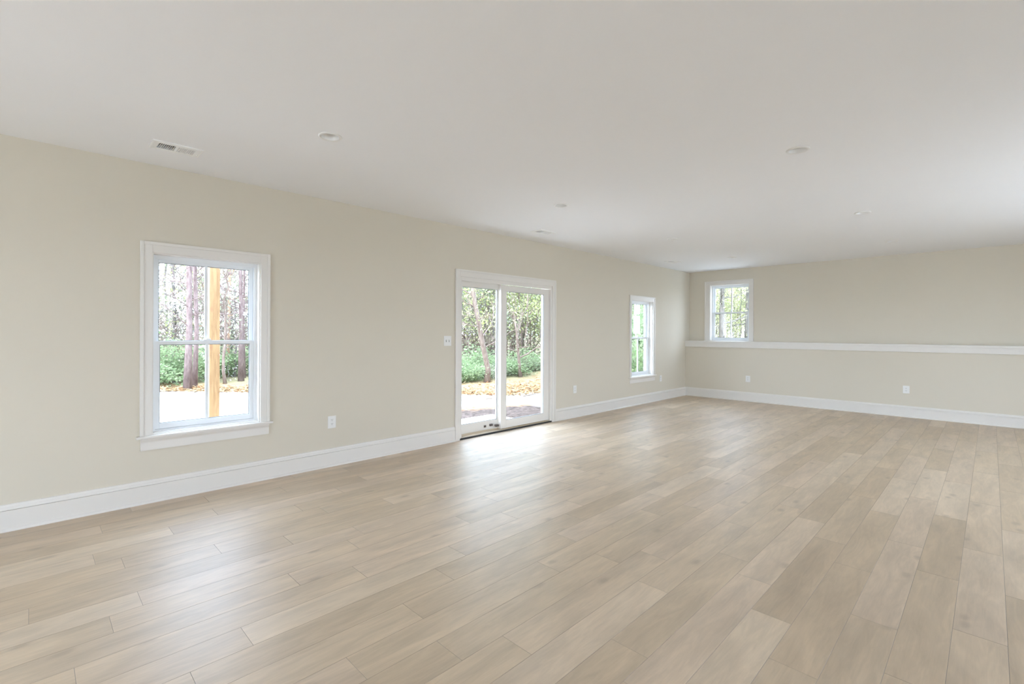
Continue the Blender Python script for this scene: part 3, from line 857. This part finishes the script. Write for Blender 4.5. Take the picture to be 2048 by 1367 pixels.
# pines seen through the left window
put(tree('pine_tree', straight(13, (0.0, 0.012), 0.03, seed=1), taper(0.070, 0.048, flare=1.45), 1, 18, (0.12, 0.55), (0.8, 1.9), 0.22, 2, M_PINE, up=0.1, limb_out=1.2),
    -14.6, 2.86, 'thickest reddish pine trunk left of the wooden post', 'tree')
put(tree('pine_tree', straight(13, (0.0, 0.008), 0.03, seed=2), taper(0.052, 0.036, flare=1.35), 2, 18, (0.13, 0.55), (0.8, 1.8), 0.22, 2, M_PINE, up=0.1, limb_out=1.2),
    -15.2, 3.14, 'slimmer pine trunk close beside the thickest one, left of the post', 'tree')
put(tree('pine_tree', straight(12, (0.0, -0.008), 0.03, seed=3), taper(0.056, 0.036, flare=1.6), 3, 24, (0.08, 0.50), (0.8, 1.8), 0.22, 2, M_PINE, up=0.05, limb_out=1.3),
    -16.0, 4.50, 'dark reddish pine trunk right of the wooden post', 'tree')
put(tree('pine_tree', straight(12, (0.0, 0.006), 0.04, seed=4), taper(0.036, 0.026, flare=1.5), 4, 22, (0.05, 0.5), (0.7, 1.5), 0.25, 2, M_PINE, up=0.05, limb_out=1.3),
    -17.0, 4.87, 'thin pine trunk at the right edge of the left window', 'tree')
put(tree('dead_pine_tree', straight(11, (0.0, 0.0), 0.04, seed=5), taper(0.044, 0.034), 5, 14, (0.10, 0.5), (0.6, 1.3), 0.2, 1, M_DEADPINE, up=0.0, limb_out=1.3),
    -18.0, 4.66, 'bare orange dead pine trunk right of the wooden post', 'tree')
put(tree('hardwood_tree', straight(11, (0.0, 0.0), 0.06, seed=6), taper(0.042, 0.03), 6, 20, (0.10, 0.55), (0.8, 1.8), 0.3, 2, M_BARK, M_LEAF_PALE, 500, 0.3, 0.05, limb_out=1.2),
    -20.0, 5.27, 'slender grey trunk just behind the orange dead pine', 'tree')
put(tree('hardwood_tree', straight(3.2, (0.0, 0.01), 0.07, seed=7), taper(0.042, 0.02), 7, 12, (0.3, 1.0), (0.5, 1.0), 0.4, 2, M_BROWNBARK, M_LEAF_PALE, 260, 0.2, 0.04),
    -15.5, 3.95, 'short crooked brown stem just right of the wooden post', 'tree')
put(tree('hardwood_tree', straight(10, (0.01, 0.012), 0.08, seed=8), taper(0.055, 0.03), 8, 24, (0.10, 0.6), (1.2, 2.8), 0.35, 2, M_BARK, M_LEAF_SPRING, 1500, 0.22, 0.05, limb_out=1.2),
    -20.0, 3.46, 'grey branching tree with yellow-green leaves at the left of the left window', 'tree')
# dogwoods in blossom
def dogwood(seed, n=1100):
    return tree('dogwood_tree', straight(3.0, (0.02, 0.02), 0.08, seed=seed), taper(0.04, 0.015), seed, 14, (0.35, 1.0), (0.7, 1.5), 0.5, 2, M_BARK, M_BLOSSOM, n, 0.10, 0.042, up=0.0, limb_out=1.4)
put(dogwood(21), -17.6, 4.75, 'white blossoming dogwood behind the wooden post, right half of the window', 'tree')
put(dogwood(22, 900), -17.2, 2.45, 'white blossoming dogwood at the left edge of the left window', 'tree')

# trees seen through the patio door
lean = [(0, 0, 0), (0.0, 0.04, 0.40), (0.0, -0.08, 0.82), (0.0, -0.245, 1.40), (0.0, -0.345, 1.88), (0.0, -0.487, 2.33), (0.0, -0.58, 2.80), (0.02, -0.75, 4.0), (0.05, -0.9, 6.0)]
put(tree('leaning_tree', lean, [0.105, 0.082, 0.078, 0.074, 0.07, 0.066, 0.06, 0.05, 0.03], 31, 12, (0.30, 1.0), (0.7, 1.6), 0.3, 2, M_BROWNBARK, M_LEAF_SPRING, 700, 0.25, 0.045, up=0.05, limb_out=1.3),
    -10.7, 9.68, 'curved brown trunk leaning left behind the left door panel', 'tree')
fork = [(0, 0, 0), (0.0, -0.05, 0.35), (0, -0.09, 0.65), (0, -0.14, 1.05), (0, -0.2, 1.5), (0, -0.35, 2.2)]
put(tree('forked_tree', fork, [0.075, 0.055, 0.05, 0.045, 0.035, 0.02], 32, 7, (0.4, 1.0), (0.8, 1.5), 0.6, 2, M_BROWNBARK, M_LEAF_PALE, 260, 0.2, 0.04, up=0.4),
    -11.2, 11.65, 'small forked tree behind the right door panel', 'tree')

# oak outside the small end-wall window
put(tree('oak_tree', straight(9, (0.0, 0.0), 0.05, seed=41), taper(0.13, 0.06, flare=1.5), 41, 18, (0.14, 1.0), (1.0, 2.6), 0.4, 2, M_BARK, M_LEAF_YELLOW, 2200, 0.25, 0.055, limb_out=1.2),
    -9.36, 24.0, 'grey oak trunk with pale yellow leaves outside the small end window', 'tree')
put(tree('oak_tree', straight(9, (0.0, 0.0), 0.08, seed=42), taper(0.07, 0.04), 42, 18, (0.14, 1.0), (1.0, 2.4), 0.4, 2, M_BARK, M_LEAF_YELLOW, 2600, 0.25, 0.055, limb_out=1.2),
    -8.6, 27.0, 'pale yellow leafing tree at the right of the small end window', 'tree')

# understory and woods: prototypes copied about
def sapling(seed, h, leafm, nleaf, bark=M_BARK, size=0.05, spread=0.28, lz=(0.30, 1.0)):
    return tree('sapling', straight(h, (0.01, 0.01), 0.06, seed=seed), taper(0.035, 0.012), seed, 14, lz, (0.7, 1.7), 0.5, 2, bark, leafm, nleaf, spread, size, sides=7, limb_out=1.2, fork=False)


def bush(seed, w, h, leafm, n, size=0.045):
    rng = random.Random(seed); e = empty('bush'); mb = MB(); tips = []; root = mb.pt((0, 0, 0))
    for k in range(9):
        an = rng.uniform(0, 6.283)
        limb(mb, tips, Vector((rng.uniform(-.15, .15), rng.uniform(-.15, .15), 0)), Vector((math.cos(an) * w, math.sin(an) * w, h * rng.uniform(0.7, 1.3))), h * rng.uniform(0.7, 1.1), 0.012, 1, rng, 0.1, 0.3, 5, root)
    mb.build('stems', M_BARK, e, recalc=False)
    leaves(tips, n, 0.13 * (w + h) / 2 + 0.05, size, rng).build('foliage', leafm, e, recalc=False)
    return e


ysaps = [sapling(67, 4.5, M_LEAF_YELLOW, 1900, M_BARK, 0.055, 0.28, (0.10, 1.0))]
ybush = [bush(54, 0.9, 1.2, M_LEAF_YELLOW, 1500, 0.05)]
lowsaps = [sapling(65, 3.6, M_LEAF_PALE, 1400, M_BROWNBARK, 0.045, 0.26, (0.08, 1.0)), sapling(66, 4.2, M_LEAF_SPRING, 1400, M_BARK, 0.045, 0.28, (0.10, 1.0))]
bushes = [bush(51, 0.8, 1.0, M_LEAF_BUSH, 2600), bush(52, 0.7, 1.3, M_LEAF_BUSH, 2600, 0.05), bush(53, 0.9, 0.8, M_LEAF_PALE, 2000)]
saps = [sapling(61, 4.5, M_LEAF_SPRING, 1700), sapling(62, 5.5, M_LEAF_SPRING, 1900, M_BROWNBARK), sapling(63, 4.0, M_LEAF_PALE, 1500), sapling(64, 6.0, M_LEAF_PALE, 1500)]
thin = [tree('woodland_tree', straight(12, (0.0, 0.005), 0.08, seed=71), taper(0.085, 0.04), 71, 16, (0.10, 1.0), (0.9, 2.2), 0.3, 2, M_BARK, M_LEAF_PALE, 900, 0.35, 0.06, sides=8, limb_out=1.2, fork=False),
        tree('woodland_tree', straight(12, (0.01, -0.005), 0.08, seed=72), taper(0.07, 0.035), 72, 16, (0.08, 1.0), (0.9, 2.2), 0.3, 2, M_BROWNBARK, M_LEAF_SPRING, 1300, 0.35, 0.06, sides=8, limb_out=1.2, fork=False)]
brush = [tree('bare_shrub', straight(1.2, (0.05, 0.0), 0.05, n=4, seed=81), taper(0.02, 0.01, n=4), 81, 16, (0.0, 1.0), (0.8, 1.5), 0.8, 2, M_BROWNBARK, M_LEAF_PALE, 160, 0.2, 0.03, up=0.4, sides=6, limb_out=0.8, fork=False)]
_used = set(); _spots = []
def plant(protos, k, x, y, s, label, cat, group, rng, zs=1.0):
    p = protos[k % len(protos)]
    if p.name not in _used:
        _used.add(p.name); o = p; o.location = (x, y, gh(x, y) - 0.02); o.rotation_euler = (0, 0, rng.uniform(0, 6.28)); o.scale = (s, s, s * zs)
    else:
        o = copy_tree(p, (x, y, gh(x, y) - 0.02), rng.uniform(0, 6.28), (s, s, s * zs))
    tag(o, label, cat, group)


rng = random.Random(99)
# bushes edging the litter strip
BUSH = [(-16.3, 2.25, 1.15), (-16.6, 3.05, 0.95), (-17.3, 2.7, 1.25), (-17.6, 3.9, 0.9), (-18.3, 4.7, 1.0), (-18.0, 5.5, 0.9), (-16.6, 1.5, 1.1), (-17.5, 6.3, 1.0)]
for k, (x, y, s) in enumerate(BUSH):
    plant(bushes, k % 2, x, y, s, 'low green bush at the woods edge seen through the left window', 'bush', 'bushes beyond the left window', rng, 0.72)
BUSH = [(-11.3, 8.9, 0.85), (-11.7, 9.7, 0.8), (-11.6, 10.5, 0.9), (-12.0, 11.5, 1.0), (-12.1, 12.3, 0.95), (-11.9, 13.1, 1.05), (-12.8, 9.6, 1.1), (-13.0, 10.9, 1.1), (-13.3, 12.6, 1.15), (-13.2, 14.3, 1.1), (-12.0, 8.1, 0.9), (-12.5, 14.6, 1.0)]
for k, (x, y, s) in enumerate(BUSH):
    plant(bushes, k, x, y, s, 'low green bush at the woods edge seen through the patio door', 'bush', 'bushes beyond the patio door', rng, 0.55)
# saplings and trees in the woods, in the sectors the openings look into
def sector(a0, a1, d0, d1, n, protos, label, cat, group, smin=0.8, smax=1.25):
    for k in range(n):
        t = (k + rng.random()) / n
        for _ in range(14):                                            # keep the trunks a stride apart
            d = d0 + (d1 - d0) * min(max(t + rng.uniform(-0.06, 0.06), 0), 1); a = rng.uniform(a0, a1)
            x, y = -d * math.cos(a), d * math.sin(a)
            if all((x - p) ** 2 + (y - q) ** 2 > 1.3 for p, q in _spots): break
        _spots.append((x, y))
        plant(protos, rng.randint(0, 99), x, y, rng.uniform(smin, smax), label, cat, group, rng)


R = math.atan
sector(R(0.10), R(0.36), 19.5, 40, 12, saps[2:], 'thin pale-leaved sapling in the woods behind the pines', 'tree', 'saplings beyond the left window', 0.7, 1.0)
sector(R(0.10), R(0.36), 24, 50, 12, thin, 'slender forest tree far behind the pines', 'tree', 'far trees beyond the left window')
sector(R(0.72), R(1.25), 17.5, 34, 34, saps, 'leafy sapling in the woods behind the patio door', 'tree', 'saplings beyond the patio door')
sector(R(0.72), R(1.25), 22, 50, 26, thin, 'slender forest tree in the woods behind the patio door', 'tree', 'far trees beyond the patio door')
sector(R(1.52), R(1.95), 21, 36, 14, saps, 'leafy sapling outside the window nearest the corner', 'tree', 'saplings beyond the corner window')
sector(R(1.52), R(1.95), 24, 45, 8, thin, 'slender forest tree outside the window nearest the corner', 'tree', 'far trees beyond the corner window')
sector(R(1.45), R(1.95), 11.5, 19, 13, bushes, 'green bush outside the window nearest the corner', 'bush', 'bushes beyond the corner window', 0.8, 1.2)
sector(R(2.3), R(3.1), 30, 46, 12, saps[:2], 'leafy sapling outside the small end window', 'tree', 'saplings beyond the end window')
sector(R(2.3), R(3.1), 28, 50, 8, thin, 'slender forest tree outside the small end window', 'tree', 'far trees beyond the end window')

sector(R(0.74), R(1.22), 18.5, 23, 10, brush, 'bare brown shrub among the trunks behind the patio door', 'bush', 'bare shrubs beyond the patio door', 0.9, 1.3)
sector(R(0.12), R(0.34), 18.5, 24, 8, brush, 'bare brown shrub among the trunks behind the pines', 'bush', 'bare shrubs beyond the left window', 0.8, 1.2)

sector(R(0.72), R(1.25), 19, 30, 18, lowsaps, 'young low-branched tree behind the patio door', 'tree', 'young trees beyond the patio door', 0.8, 1.1)
sector(R(1.52), R(1.95), 19, 28, 7, lowsaps, 'young low-branched tree outside the window nearest the corner', 'tree', 'young trees beyond the corner window', 0.8, 1.1)
sector(R(0.10), R(0.36), 18.5, 26, 7, lowsaps[:1], 'young pale-leaved tree in the woods behind the pines', 'tree', 'young trees beyond the left window', 0.7, 0.95)
sector(R(2.3), R(3.1), 27, 38, 9, ybush, 'pale yellow leafy bush outside the small end window', 'bush', 'bushes beyond the end window', 0.5, 0.8)

sector(R(2.3), R(3.1), 27, 38, 9, ysaps, 'young pale yellow tree outside the small end window', 'tree', 'young trees beyond the end window', 0.7, 1.0)

# fallen leaves and straw on the strip before the woods; a few twigs
mb = MB(); rl = random.Random(5)
for _ in range(9000):
    y = rl.uniform(0.5, 14.5); xe = -min(max(14.5 - 1.12 * (y - 2.37), 8.05), 14.6)
    x = xe - abs(rl.gauss(0, 1.0)) + 0.15; an = rl.uniform(0, 6.28); s = rl.uniform(0.025, 0.075)
    z = GZ + rl.uniform(0.004, 0.045); dx, dy = math.cos(an) * s, math.sin(an) * s; t = rl.uniform(-0.5, 0.5) * s
    mb.face([(x - dx, y - dy, z), (x + dy * 0.45, y - dx * 0.45, z + t * 0.6), (x + dx, y + dy, z + abs(t)), (x - dy * 0.45, y + dx * 0.45, z)])
o = mb.build('leaf_litter', M_LITTER, recalc=False); tag(o, 'orange and tan fallen leaves strewn along the edge of the woods', 'leaves', kind='stuff')

for (x, y, L_, an, lab) in ((-8.0, 7.35, 0.55, 1.9, 'bent dark twig on the pale gravel, behind the left door panel'), (-7.8, 8.6, 0.9, 1.6, 'straight grey twig on the pale gravel, behind the right door panel')):
    mb = MB(); r2 = random.Random(int(L_ * 100)); d = Vector((math.cos(an), math.sin(an), 0)); q = Vector((-d.y, d.x, 0)); pts = [d * (L_ * (k / 4 - 0.5)) + q * r2.uniform(-0.05, 0.05) + Vector((0, 0, 0.018)) for k in range(5)]
    mb.tube(pts, [0.016, 0.015, 0.013, 0.011, 0.007], 6); mb.tube([pts[2], pts[2] + q * 0.14 + d * 0.1 + Vector((0, 0, 0.05))], [0.01, 0.005], 5)
    o = mb.build('fallen_twig', M_TWIG); o.location = (x, y, GZ); tag(o, lab, 'twig')
